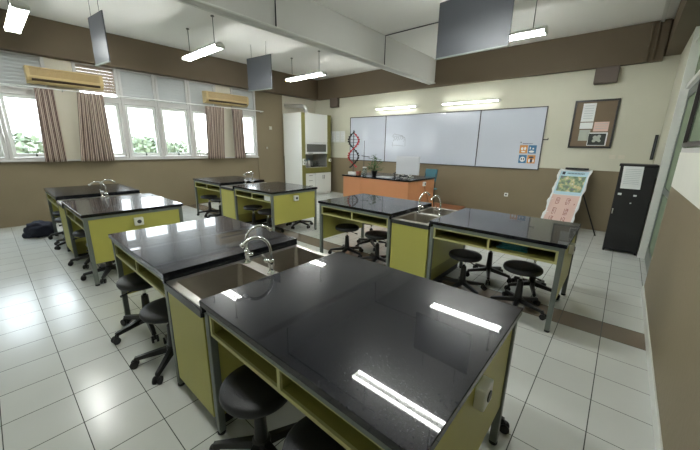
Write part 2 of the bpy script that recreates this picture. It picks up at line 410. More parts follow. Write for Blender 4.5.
# ------------------------------------------------------------------ lab tables
def make_table(inner):
    t = thing('lab_table', '', 'table', group='black-topped lab tables')
    L, D = TL, TD
    MB().box(0, L, 0, D, .768, .80).build('table_top', 'top', t, bevel=.003)
    xi = (L-.02, L) if inner == 'right' else (0, .02)
    MB().box(xi[0], xi[1], 0, D, .735, .768).build('edge_strip', 'top', t)
    fr = MB(); i = .012
    fr.box(.04, L-.04, i, i+.03, .735, .768).box(.04, L-.04, D-i-.03, D-i, .735, .768)
    if inner == 'right': fr.box(i, i+.03, .04, D-.04, .735, .768)
    else: fr.box(L-i-.03, L-i, .04, D-.04, .735, .768)
    fr.build('apron', 'steel', t, bevel=.002)
    for x in (i, L-i-.038):
        for y in (i, D-i-.038):
            lg = MB().box(x, x+.038, y, y+.038, .02, .768 if not((inner == 'right' and x > .5) or (inner == 'left' and x < .5)) else .735).build('leg', 'steel', t, bevel=.003)
            MB().lathe([(.016, 0), (.022, .003), (.022, .016), (.012, .022)], (x+.019, y+.019, 0), 12).build('foot', 'rubber', lg)
    for x, nm in ((.022, 0), (L-.040, 1)):
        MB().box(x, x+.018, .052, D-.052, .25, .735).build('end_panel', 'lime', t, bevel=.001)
    for s in (0, 1):
        def Y(a, b): return (a, b) if s == 0 else (D-b, D-a)
        sh = MB()
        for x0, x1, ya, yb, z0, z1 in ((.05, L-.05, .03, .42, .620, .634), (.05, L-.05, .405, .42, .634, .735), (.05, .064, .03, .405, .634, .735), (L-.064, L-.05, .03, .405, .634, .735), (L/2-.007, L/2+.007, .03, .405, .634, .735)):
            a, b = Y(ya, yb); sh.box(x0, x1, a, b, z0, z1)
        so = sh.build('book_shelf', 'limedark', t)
        ed = MB(); a, b = Y(.018, .030)
        ed.box(.05, L-.05, a, b, .618, .636).box(.05, L-.05, a, b, .722, .735)
        for x in (.05, L/2-.009, L-.068): ed.box(x, x+.018, a, b, .636, .722)
        ed.build('shelf_edging', 'limeedge', so)
    return t

def socket_box(parent, x, y, z, nx, ny, name='socket_box'):
    """surface socket facing (nx, ny)"""
    b = MB(); n = Vector((nx, ny, 0)); u = Vector((-ny, nx, 0)); c = Vector((x, y, z))+n*.02
    b.obox(c, n*.02, u*.045, (0, 0, .045)); o = b.build(name, 'white', parent, bevel=.006)
    f = MB(); c2 = c+n*.021
    f.tube([c2-n*.002, c2+n*.003], .022, 14); f.build('socket_face', 'panel', o)
    return o

ISL = dict(a=(-3.118, .567), b=(-3.103, 2.921), c=(-6.994, .555), d=(-7.032, 2.908))
tt1 = make_table('right'); tt2 = make_table('left')
socket_box(tt2, TL-.022, .50, .655, 1, 0)
tlabels = {
 ('a', 1): 'black-topped bench of the near island showing white window glare, two stools tucked at its front',
 ('a', 2): 'largest black-topped bench, filling the lower middle with two mirrored tube lights',
 ('b', 1): 'black-topped bench between the orange desk and the near island, mirroring the helix model',
 ('b', 2): 'black-topped bench mirroring the whiteboard, with teal bundle on its shelf',
 ('c', 1): 'black-topped bench closest to the window wall, beside the dark bag on the floor',
 ('c', 2): 'black-topped bench with a white socket on its lime end panel, behind the bag',
 ('d', 1): 'black-topped bench beside the brown pilaster and last window',
 ('d', 2): 'black-topped bench with lime end panel in front of the fume cupboard'}
first = {1: True, 2: True}
for k, (x, y) in ISL.items():
    for n, src in ((1, tt1), (2, tt2)):
        o = src if first[n] else copy_tree(src); first[n] = False
        o.location = (x+(n-1)*(TL+SW), y, 0); o['label'] = tlabels[(k, n)]

# ------------------------------------------------------------------ sinks
def make_sink():
    t = thing('sink_unit', '', 'sink', group='double sinks between benches')
    W, D = SW-.004, TD; g = .002
    cb = MB()
    cb.box(g, g+.016, .03, D-.03, .07, .70).box(W-.016, W, .03, D-.03, .07, .70).box(g+.016, W-.016, .03, D-.03, .07, .086)
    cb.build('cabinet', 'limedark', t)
    for y0, y1 in ((.012, .03), (D-.03, D-.012)):
        d = MB().box(g+.004, W-.004, y0, y1, .09, .695).build('door', 'lime', t, bevel=.001)
    fr = MB(); fr.box(g, W, .0, .03, .70, .742).box(g, W, D-.03, D, .70, .742).box(g, g+.02, .03, D-.03, .70, .742).box(W-.02, W, .03, D-.03, .70, .742)
    fr.build('rail', 'darksteel', t, bevel=.002)
    kk = MB().box(g+.01, W-.01, .05, D-.05, 0, .07).build('plinth', 'plastic', t)
    bx0, bx1 = .045, W-.045
    ys = ((.05, .46), (.54, .95))
    rim = MB(); z0, z1 = .742, .750
    rim.box(g, bx0, .01, D-.01, z0, z1).box(bx1, W, .01, D-.01, z0, z1)
    for a, b in ((.01, ys[0][0]), (ys[0][1], ys[1][0]), (ys[1][1], D-.01)): rim.box(bx0, bx1, a, b, z0, z1)
    rm = rim.build('rim', 'stainless', t)
    for a, b in ys:
        bw = MB(); d = .55; 
        r = .0; n = len(bw.v); ins = .018; zb = .54
        top = [(bx0, a, .75), (bx1, a, .75), (bx1, b, .75), (bx0, b, .75)]
        bot = [(bx0+ins, a+ins, zb), (bx1-ins, a+ins, zb), (bx1-ins, b-ins, zb), (bx0+ins, b-ins, zb)]
        for i in range(4): j = (i+1) % 4; bw.face(top[i], top[j], bot[j], bot[i])
        bw.face(*bot)
        o = bw.build('basin', 'basin', t)
        bm = bmesh.new(); bm.from_mesh(o.data); bmesh.ops.remove_doubles(bm, verts=bm.verts[:], dist=1e-4); bm.to_mesh(o.data); bm.free()
        bv = o.modifiers.new('round', 'BEVEL'); bv.width = .025; bv.segments = 4; bv.limit_method = 'ANGLE'
        sf = o.modifiers.new('gauge', 'SOLIDIFY'); sf.thickness = .003; sf.offset = 1
        MB().lathe([(.03, 0), (.034, .003), (.012, .004)], ((bx0+bx1)/2, (a+b)/2, zb+.003), 16).build('drain', 'darksteel', o)
    # two swan-neck taps on the bridge between the bowls
    for x, sy, dx in ((.075, 1, .02), (W-.115, -1, -.02)):
        f = MB(); c = Vector((x, .5, .75))
        f.lathe([(.026, 0), (.026, .008), (.016, .014), (.014, .05), (.019, .055), (.019, .085), (.012, .095)], c, 16)
        fo = f.build('faucet', 'chrome', t)
        R = .088; h = .160
        pts = [c+Vector((0, 0, .06)), c+Vector((0, 0, h*.6)), c+Vector((0, 0, h))]
        for i in range(1, 12):
            a = pi*i/11*.76; pts.append(c+Vector((dx*(i/11)*2, sy*R*(1-cos(a)), h+R*sin(a))))
        e_ = (pts[-1]-pts[-2]).normalized(); pts.append(pts[-1]+e_*.012)
        sp = MB().tube(pts, .0095, 10); sp.tube([pts[-1]-e_*.01, pts[-1]+e_*.012], .0135, 10)
        sp.build('spout', 'chrome', fo)
        hd = MB(); q = c+Vector((0, 0, .07)); s_ = 1 if x < .2 else -1
        hd.tube([q, q+Vector((.045*s_, 0, .004))], .010, 10); hd.lathe([(.017, 0), (.02, .006), (.02, .016), (.012, .022)], q+Vector((.045*s_, 0, -.006)), 12)
        hd.tube([q+Vector((.045*s_, 0, .012)), q+Vector((.045*s_, -.03, .05))], .005, 8)
        hd.build('tap_handle', 'chrome', fo)
    return t
sk = make_sink(); slabels = dict(
 a='stainless double sink with swan-neck taps set in the near island',
 b='stainless double sink with two arched taps in front of the orange desk',
 c='double sink with two outward-curving taps seen against the window wall',
 d='double sink with small arched taps in front of the brown pilaster')
for i, (k, (x, y)) in enumerate(ISL.items()):
    o = sk if i == 0 else copy_tree(sk); o.location = (x+TL+.002, y, 0); o['label'] = slabels[k]

# ------------------------------------------------------------------ stools
def make_stool():
    t = thing('lab_stool', '', 'stool', group='black swivel lab stools')
    MB().lathe([(.02, .372), (.130, .376), (.164, .386), (.172, .402), (.169, .420), (.158, .430), (.11, .433), (.02, .431)], seg=32).build('seat', 'seat', t)
    co = MB().lathe([(.032, .095), (.034, .12), (.030, .20), (.026, .28), (.024, .285)], seg=16).build('gas_column', 'plastic', t)
    MB().lathe([(.014, .28), (.014, .372)], seg=12).build('piston', 'chrome', co)
    lv = MB().obox((0, 0, .366), (.05, 0, 0), (0, .04, 0), (0, 0, .006)); lv.tube([(.03, 0, .36), (.10, .01, .352), (.15, .015, .345)], .005, 8); lv.tube([(.14, .014, .346), (.175, .018, .342)], .009, 8)
    lv.build('height_lever', 'plastic', t)
    b = MB(); b.lathe([(.03, .07), (.046, .078), (.046, .115), (.034, .125)], seg=20)
    for k in range(5):
        a = 2*pi*k/5; d = Vector((cos(a), sin(a), 0)); n = Vector((-sin(a), cos(a), 0))
        p0 = d*.03+Vector((0, 0, .098)); p1 = d*.245+Vector((0, 0, .068)); ax = (p1-p0)/2; up = Vector((0, 0, 1))
        m0 = len(b.v)
        for p, w, h in ((p0, .026, .020), (p1, .017, .012)):
            for sx, sz in ((-1, -1), (1, -1), (.7, 1), (-.7, 1)): b.v.append(tuple(p+n*w*sx+up*h*sz))
        for q in ((0, 1, 2, 3), (7, 6, 5, 4), (0, 4, 5, 1), (1, 5, 6, 2), (2, 6, 7, 3), (3, 7, 4, 0)): b.f.append(tuple(m0+i for i in q)); b.sm.append(False)
    b.build('star_base', 'plastic', t, bevel=.003)
    for k in range(5):
        a = 2*pi*k/5; d = Vector((cos(a), sin(a), 0)); n = Vector((-sin(a), cos(a), 0)); c = d*.243
        w = MB(); w.tube([c+Vector((0, 0, .045)), c+Vector((0, 0, .07))], .008, 8)
        w.obox(c+Vector((0, 0, .048)), d*.016, n*.008, (0, 0, .010))
        r = .026; cc = c+d*.006
        w.tube([cc+n*.010+Vector((0, 0, r)), cc+n*.024+Vector((0, 0, r))], r, 14); w.tube([cc-n*.010+Vector((0, 0, r)), cc-n*.024+Vector((0, 0, r))], r, 14)
        w.tube([cc-n*.011+Vector((0, 0, r)), cc+n*.011+Vector((0, 0, r))], .006, 8)
        w.build('caster', 'rubber', t)
    return t
stools = [
 (-2.82, .68, -80, 'black swivel stool at the window-side end of the near island'),
 (-2.25, .67, -116, 'black swivel stool beside the near sink cabinet, casters out on the tiles'),
 (-1.13, .665, -140, 'black swivel stool with big round seat under the largest bench'),
 (-.66, .66, 0, 'black swivel stool cut by the bottom picture edge under the largest bench'),
 (-.50, 1.60, -60, 'black swivel stool behind the largest bench, one caster showing past the leg'),
 (-2.84, 3.24, 0, 'black swivel stool under the bench mirroring the helix model, next to its outer panel'),
 (-2.30, 3.235, 0, 'black swivel stool beside the sink cabinet of the bench mirroring the helix model'),
 (-2.83, 3.80, 35, 'black swivel stool on the far side of the bench mirroring the helix model, outer place'),
 (-2.22, 3.82, 50, 'black swivel stool on the far side of the bench mirroring the helix model, sink place'),
 (-1.14, 3.25, -30, 'black swivel stool by the sink under the bench with the teal bundle'),
 (-.57, 3.22, -15, 'black swivel stool under the teal bundle, nearest the brown tile row'),
 (-1.04, 3.82, 0, 'black swivel stool on the poster side of the teal-bundle bench, sink place'),
 (-.55, 3.72, 0, 'black swivel stool on the poster side of the teal-bundle bench, outer place'),
 (-6.76, 3.10, 25, 'black swivel stool at the pilaster-side bench, outer place'),
 (-6.25, 3.08, 10, 'black swivel stool at the pilaster-side bench, beside its lime sink door'),
 (-5.06, 3.12, 0, 'black swivel stool under the bench before the fume cupboard, sink place'),
 (-4.55, 3.09, 0, 'black swivel stool under the bench before the fume cupboard, by its lime end panel'),
 (-4.60, 3.84, 0, 'black swivel stool behind the lime end panel facing the fume cupboard'),
 (-5.05, 3.76, 0, 'black swivel stool on the cupboard side of that bench, closer to the sink'),
 (-6.75, .74, -95, 'black swivel stool at the window-wall bench beside the dark bag'),
 (-6.15, .70, -60, 'black swivel stool between the dark bag and the lime sink door'),
 (-5.05, .74, -105, 'black swivel stool under the socketed bench, beside the sink door'),
 (-4.40, .76, -100, 'black swivel stool under the socketed bench, behind its corner leg'),
]
st = make_stool()
for i, (x, y, a, lb) in enumerate(stools):
    o = st if i == 0 else copy_tree(st); o.location = (x, y, 0); o.rotation_euler = (0, 0, radians(a)); o['label'] = lb; o.scale = (1, 1, {0: 1.10, 2: 1.05, 3: 1.05, 10: 1.05, 11: 1.13, 12: 1.13}.get(i, 1))

# ------------------------------------------------------------------ lamps
def make_lamp():
    t = thing('ceiling_light', '', 'lamp', group='twin tube lamps hung from the ceiling')
    h = .66
    MB().prism([(-.03, .045), (.03, .045), (.088, .0), (.088, -.006), (-.088, -.006), (-.088, .0)], 'x', -h, h).build('housing', 'white', t)
    for y in (-.062, .062):
        MB().tube([(-h+.03, y, -.022), (h-.03, y, -.022)], .0145, 10).build('tube', 'tube', t)
    for x in (-h+.012, h-.012): MB().box(x-.012, x+.012, -.084, .084, -.044, -.006).build('tube_holder', 'whitepaint', t, bevel=.004)
    for x in (-.48, .48):
        MB().tube([(x, 0, .045), (x, 0, ZC-3.12)], .006, 8).lathe([(.03, 0), (.025, .015), (.012, .02)], (x, 0, ZC-3.12-.021), 14).build('rod', 'steel', t)
    return t
lm = make_lamp()
lamps = [(-6.06, 2.90, 'twin tube lamp hanging beside the windows, in front of the second air conditioner'),
         (-6.10, 5.36, 'twin tube lamp hanging in front of the fume cupboard corner'),
         (-6.50, .62, 'twin tube lamp at the picture corner by the first air conditioner'),
         (-1.78, 5.36, 'twin tube lamp partly behind the large grey hanging panel'),
         (-1.66, 2.85, 'twin tube lamp just touching the top picture edge'),
         (-1.66, .50, 'twin tube lamp hanging over the largest bench')]
for i, (x, y, lb) in enumerate(lamps):
    o = lm if i == 0 else copy_tree(lm); o.location = (x, y, 3.12); o['label'] = lb
for i, (x0, x1, lb) in enumerate(((-5.68, -4.34, 'single tube lamp on the wall above the narrow whiteboard section'), (-3.67, -2.30, 'single tube lamp on the wall above the middle whiteboard section'))):
    t = thing('wall_light', lb, 'lamp', ((x0+x1)/2, YF-.002, 2.56), group='tube lamps above the whiteboard'); h = (x1-x0)/2
    MB().box(-h, h, -.045, 0, -.02, .03).build('housing', 'white', t, bevel=.004)
    MB().tube([(-h+.04, -.065, 0), (h-.04, -.065, 0)], .014, 10).build('tube', 'walltube', t)
    for x in (-h+.03, h-.03): MB().box(x-.012, x+.012, -.085, -.045, -.02, .02).build('tube_holder', 'whitepaint', t)

# ------------------------------------------------------------------ grey hanging panels
def hang_panel(xc, y, w, rz, lb):
    t = thing('hanging_panel', lb, 'panel', (xc, y, 2.68), rz, 'grey panels hung from the ceiling')
    MB().box(-w/2, w/2, -.008, .008, 0, .66).build('board', 'panel', t, bevel=.002)
    MB().box(-w/2, w/2, -.012, .012, -.006, .012).build('bottom_rail', 'steel', t)
    for x in (-w*.3, w*.3): MB().tube([(x, 0, .655), (x, 0, ZC-2.68)], .0035, 6).build('wire', 'darksteel', t)
hang_panel(-6.25, 4.20, .76, radians(7), 'grey panel on wires in front of the second air conditioner')
hang_panel(-1.70, 4.19, .92, radians(-3), 'large grey panel hanging in front of the tube lamp and whiteboard')
hang_panel(-6.22, 1.44, .54, radians(6), 'narrow-looking grey panel on wires beside the first air conditioner')

# ------------------------------------------------------------------ whiteboard
t = thing('whiteboard', 'long white board in three sections with dark thin frame on the cream wall', 'whiteboard', (0, YF, 0))
xs = [-6.650, -5.321, -2.696, -1.377]; z0, z1 = 1.11, 2.38
for i in range(3): MB().box(xs[i]+.008, xs[i+1]-.008, -.022, -.002, z0+.01, z1-.01).build('board_section', 'board', t)
f = MB(); f.box(xs[0]-.008, xs[3]+.008, -.03, 0, z1-.012, z1+.006).box(xs[0]-.008, xs[3]+.008, -.03, 0, z0-.006, z0+.012)
for x in xs: f.box(x-.009, x+.009, -.03, 0, z0+.01, z1-.01)
f.build('board_frame', 'boardframe', t)
hk = MB().box(xs[3]+.009, xs[3]+.10, -.025, -.012, 1.72, 1.74); hk.box(xs[3]+.085, xs[3]+.10, -.025, -.012, 1.72, 1.765); hk.build('side_hook', 'boardframe', t)
# faint marker writing
wr = MB(); rnd = random.Random(3)
def stroke(pts): wr.tube([(x, -.0235, z) for x, z in pts], .0028, 4, False)
for i in range(6):
    cx = -5.03+i*.065; cz = 1.76+rnd.uniform(-.04, .04)
    stroke([(cx-.03, cz+.04), (cx+.015, cz+.07), (cx+.02, cz), (cx-.01, cz-.05)])
stroke([(-5.10, 1.80), (-5.02, 1.88), (-4.80, 1.84), (-4.68, 1.78)]); stroke([(-4.66, 1.76), (-4.66, 1.55)]); stroke([(-5.06, 1.58), (-4.70, 1.56)]); stroke([(-5.07, 1.66), (-5.07, 1.54)])
wr.build('marker_drawing', 'panel', t)
# four square cards stuck to the board
CX = (-1.707, -1.540, -1.702, -1.535)
cards = [(CX[0], 1.53, 'orangeprint', 'orange square card with white face outlines, upper pair on the whiteboard'), (CX[1], 1.53, 'blue', 'blue square card with white figures, upper pair on the whiteboard'),
         (CX[2], 1.325, 'blue', 'blue square card with white rounded mask, lower pair on the whiteboard'), (CX[3], 1.325, 'orangeprint', 'orange square card with dark hat shape, lower pair on the whiteboard')]
for i, (x, z, mt, lb) in enumerate(cards):
    c = thing('sticker_card', lb, 'sticker', (x, YF-.0225, z), group='square cards on the whiteboard')
    MB().box(-.076, .076, -.003, 0, -.086, .086).build('card', mt, c)
    p = MB()
    def disc(cx, cz, rx, rz_, y=-.0045):
        p.face(*[(.86*(cx+rx*cos(a*pi/8)), y, cz+rz_*sin(a*pi/8)) for a in range(16)])
    if i == 0: disc(-.03, .01, .028, .035); disc(.035, .015, .025, .035); disc(0, -.05, .05, .015)
    if i == 1: disc(-.01, -.045, .06, .022); disc(.02, .015, .018, .018); p.box(-.05, -.03, -.005, -.003, .0, .05)
    if i == 2: disc(0, -.005, .06, .055)
    if i == 3: disc(-.04, -.03, .02, .04); disc(.05, -.03, .015, .035)
    p.build('white_symbol', 'paper', c)
    if i in (2, 3):
        p = MB()
        if i == 2: disc(-.02, .0, .012, .024, -.006); disc(.025, .0, .012, .024, -.006)
        else: disc(0, .04, .055, .02, -.006); disc(.005, -.03, .025, .045, -.006)
        p.build('dark_symbol', 'darkink', c)
tx = MB()
for i in range(9): tx.box(-1.735+i*.021, -1.721+i*.021, YF-.0245, YF-.0225, 1.643, 1.656)
tx.box(-1.785, -1.765, YF-.0245, YF-.0225, 1.665, 1.685)
tag(tx.build('board_caption', 'darkink'), 'tiny line of dark lettering above the four square cards', 'lettering')

# ------------------------------------------------------------------ items on the front wall
def frame_pic():
    t = thing('framed_display', 'dark framed brown pinboard with papers and photos on the cream wall', 'picture', (-.59, YF-.003, 2.01))
    w, h = .335, .437
    fr = MB(); fr.box(-w, w, -.03, 0, h-.032, h).box(-w, w, -.03, 0, -h, -h+.032).box(-w, -w+.032, -.03, 0, -h+.032, h-.032).box(w-.032, w, -.03, 0, -h+.032, h-.032)
    fr.build('frame', 'blackwood', t, bevel=.004)
    MB().box(-w+.032, w-.032, -.010, 0, -h+.032, h-.032).build('pinboard', 'cork', t)
    def sheet(x0, x1, z0, z1, m, y=-.014): return MB().box(x0, x1, y, y+.003, z0, z1).build('sheet', m, t)
    sheet(-.20, .0, .05, .38, 'paper'); sheet(-.20, .0, -.08, .035, 'paper'); sheet(-.19, -.02, -.30, -.10, 'photoflower')
    sheet(.02, .24, -.13, .04, 'pink'); s = sheet(-.04, .25, -.39, -.15, 'paper'); sheet(-.03, .23, -.38, -.17, 'photo', -.018)
    p = MB()
    for x, z, r in ((.07, -.24, .035), (.11, -.27, .04), (.06, -.30, .03), (.13, -.22, .03), (.14, -.30, .025)): p.face(*[(x+r*cos(a*pi/5), -.0195, z+r*sin(a*pi/5)) for a in range(10)])
    p.build('flower_print', 'photoflower', t)
    p = MB()
    for i in range(6): p.box(-.17, -.03, -.016, -.014, .33-i*.045, .338-i*.045)
    for i in range(3): p.box(.04, .22, -.016, -.014, .0-i*.04, .008-i*.04)
    p.build('print_lines', 'faintprint', t)
frame_pic()
for i, (x, lb) in enumerate(((-.205, 'cream light switch beside the dark framed pinboard'), (-.075, 'cream light switch above the black cabinet'))):
    t = thing('light_switch', lb, 'switch', (x, YF-.001, 1.42), group='cream switches above the dado')
    MB().box(-.045, .045, -.012, 0, -.035, .035).build('switch_plate', 'cream', t, bevel=.003)
    MB().box(-.02, .02, -.018, -.012, -.018, .018).build('rocker', 'cream', t, bevel=.002)
for x, z, lb, w in ((-.53, 2.85, 'brown wall speaker box under the beam above the framed pinboard', .17), (-7.30, 2.86, 'brown wall speaker box under the beam above the narrow whiteboard section', .16)):
    t = thing('wall_speaker', lb, 'speaker', (x, YF-.001, z), group='speakers under the front beam')
    MB().box(-w, w, -.12, 0, -.14, .13).build('shell', 'greybox', t, bevel=.01)
    MB().box(-w+.02, w-.02, -.124, -.118, -.12, .11).build('grille', 'greybox', t)
# paper holders near the fume cupboard
for i in range(3):
    t = thing('wall_notice', ['white notice sheet in wall holder touching the fume cupboard', 'middle white notice sheet in wall holder beside the fume cupboard', 'white notice sheet in wall holder next to the helix model'][i], 'notice', (-7.40+i*.21, YF-.001, 1.83), group='white notice sheets on the wall')
    MB().box(-.10, .10, -.02, 0, -.19, .17).build('backing', 'whitepaint', t, bevel=.002)
    MB().box(-.085, .085, -.024, -.02, -.16, .15).build('sheet', 'paper', t)
    p = MB()
    for k in range(5): p.box(-.06, .06, -.026, -.024, .10-k*.05, .106-k*.05)
    p.build('print_lines', 'faintprint', t)
t = thing('wall_socket', 'small white socket low on the brown dado beside the poster stand', 'socket', (-1.93, YF-.001, .52))
MB().box(-.04, .04, -.02, 0, -.04, .04).build('plate', 'white', t, bevel=.004); MB().tube([(0, -.024, 0), (0, -.019, 0)], .02, 12).build('socket_face', 'panel', t)
t = thing('wall_strip', 'slim black framed strip hanging above the black cabinet corner', 'frame', (.33, YF-.001, 1.6))
MB().box(-.022, .022, -.03, 0, -.21, .21).build('strip_frame', 'black', t, bevel=.003); MB().box(-.010, .010, -.033, -.029, -.19, .19).build('strip_face', 'panel', t)
for i, (y, z, lb) in enumerate(((5.83, 2.02, 'small cream switch on the brown pilaster, the higher fitting'), (5.68, 1.44, 'small wall hook low on the brown pilaster'))):
    t = thing('wall_switch' if i == 0 else 'wall_hook', lb, 'switch' if i == 0 else 'hook', (XL+.021, y, z))
    if i == 0:
        MB().box(0, .012, -.05, .05, -.05, .05).build('switch_plate', 'cream', t, bevel=.003); MB().box(.012, .02, -.02, .02, -.03, .03).build('rocker', 'whitepaint', t)
    else:
        MB().box(0, .008, -.025, .025, -.03, .03).build('hook_plate', 'stainless', t); MB().tube([(.008, 0, .01), (.04, 0, -.01), (.045, 0, .02)], .005, 8).build('hook_arm', 'stainless', t)

# ------------------------------------------------------------------ black cabinet
t = thing('metal_cabinet', 'tall black cabinet with a white notice taped to its door', 'cabinet', (-.045, 6.2, 0)); w, h = .41, 1.335
MB().box(0, w, .02, .45, .03, h-.02).box(0, .03, .02, .06, 0, .03).box(w-.03, w, .02, .06, 0, .03).box(0, .03, .41, .45, 0, .03).box(w-.03, w, .41, .45, 0, .03).build('body', 'black', t, bevel=.003)
MB().box(-.015, w+.005, -.01, .46, h-.02, h+.01).build('cabinet_top', 'black', t, bevel=.004)
d = MB().box(.006, w-.006, 0, .02, .05, h-.035).build('door', 'black', t, bevel=.004)
MB().box(.012, .03, -.02, 0, .60, .68).build('door_handle', 'chrome', d, bevel=.003)
pn = MB().obox((.155, -.0075, 1.155), (.112, 0, 0), (0, .0015, 0), (-.006, 0, .165)); o = tag(pn.build('notice_sheet', 'paper', None, loc=(-.045, 6.2, 0)), 'white printed sheet taped on the black cabinet', 'notice')
p = MB()
for k in range(9): p.box(.07, .24, -.0100, -.0090, 1.27-k*.026, 1.275-k*.026)
p.build('print_lines', 'faintprint', o)
for i, (x, z, w2, lb) in enumerate(((.06, .905, .022, 'small white oblong sticker left of two on the black cabinet'), (.235, .895, .018, 'white round-cornered sticker under the notice sheet'), (.205, .78, .010, 'tiny white dot sticker, lowest on the black cabinet'))):
    tag(MB().box(-w2, w2, -.002, 0, -w2*.7, w2*.7).build('cabinet_sticker', 'paper', None, bevel=.001, loc=(-.045+x, 6.199, z)), lb.replace(' left of two', ''), 'sticker', 'stickers on the black cabinet')

# ------------------------------------------------------------------ poster on a tripod stand
def poster():
    # plane: bottom at (y 6.98, z .12), top at (y 7.50, z 1.165)
    B0 = Vector((-1.075, 6.98, .12)); B1 = Vector((-.555, 6.98, .12)); T0 = Vector((-.955, 7.50, 1.165)); T1 = Vector((-.445, 7.50, 1.165))
    def P(u, v, off=0):
        a = B0.lerp(B1, u); b = T0.lerp(T1, u); q = a.lerp(b, v)
        curl = .02*(abs(u-.5)*2)**4*sin(v*17)+.03*((abs(u-.5)*2)**6)
        return q+Vector((0, -1, .45)).normalized()*(off+curl)
    t = thing('poster', 'curling pink and blue printed poster leaning on a black tripod stand', 'poster', (0, 0, 0))
    def patch(u0, u1, v0, v1, m, name, off, wob=0):
        b = MB(); nu, nv = 14, 30; r = random.Random(5)
        idx = {}
        for j in range(nv+1):
            w0 = wob*sin(j*1.9)*.5+wob*sin(j*.83+1); w1 = wob*sin(j*1.3+2)*.5+wob*sin(j*.7)
            for i in range(nu+1):
                u = u0+(u1-u0)*i/nu; v = v0+(v1-v0)*j/nv
                if wob: u += w0*(1-i/nu)+w1*(i/nu)
                b.v.append(tuple(P(u, v, off)))
        for j in range(nv):
            for i in range(nu):
                a = j*(nu+1)+i; b.f.append((a, a+1, a+nu+2, a+nu+1)); b.sm.append(True)
        o = b.build(name, m, t)
        return o
    o = patch(0, 1, 0, 1, 'paper', 'sheet', 0, .02)
    s = o.modifiers.new('thick', 'SOLIDIFY'); s.thickness = .002; s.offset = -1
    patch(.07, .93, .02, .54, 'pink', 'pink_field', .003); patch(.06, .94, .545, .965, 'skyprint', 'blue_field', .003); patch(.11, .90, .60, .875, 'picture', 'picture', .006)
    b = MB()
    def q(u, v, du, dv, off=.008): b.face(P(u-du, v-dv, off), P(u+du, v-dv, off), P(u+du, v+dv, off), P(u-du, v+dv, off))
    for i in range(12): q(.30+i*.045, .925, .013, .010)
    b.build('heading_letters', 'darkink', t)
    b = MB(); q(.17, .925, .045, .026); b.build('crest', 'darkink', t)
    b = MB(); r = random.Random(11)
    for cu, cv in ((.30, .43), (.62, .43), (.30, .25), (.66, .25), (.28, .10), (.66, .10)):
        for k in range(5): q(cu+r.uniform(-.03, .03), cv+(k-2)*.025, .03+r.uniform(-.015, .02), .0045)
        q(cu-.05, cv, .006, .055); q(cu+.05, cv, .006, .05)
    q(.84, .39, .012, .012)
    b.build('script_characters', 'ink', t)
    s = thing('tripod_stand', 'black tripod easel holding the curling poster', 'stand', (-.70, 7.35, 0)); O = Vector((-.70, 7.35, 0))
    MB().box(-.17, .20, .10, .15, 1.165, 1.20).build('top_clip', 'black', s, bevel=.004)
    for a, b_ in (((.0, .17, 1.17), (.51, -.19, 0)), ((.0, .17, 1.17), (-.30, -.10, 0)), ((.0, .19, 1.17), (.03, .31, 0))):
        MB().tube([a, b_], .011, 8).build('leg', 'black', s)
poster()

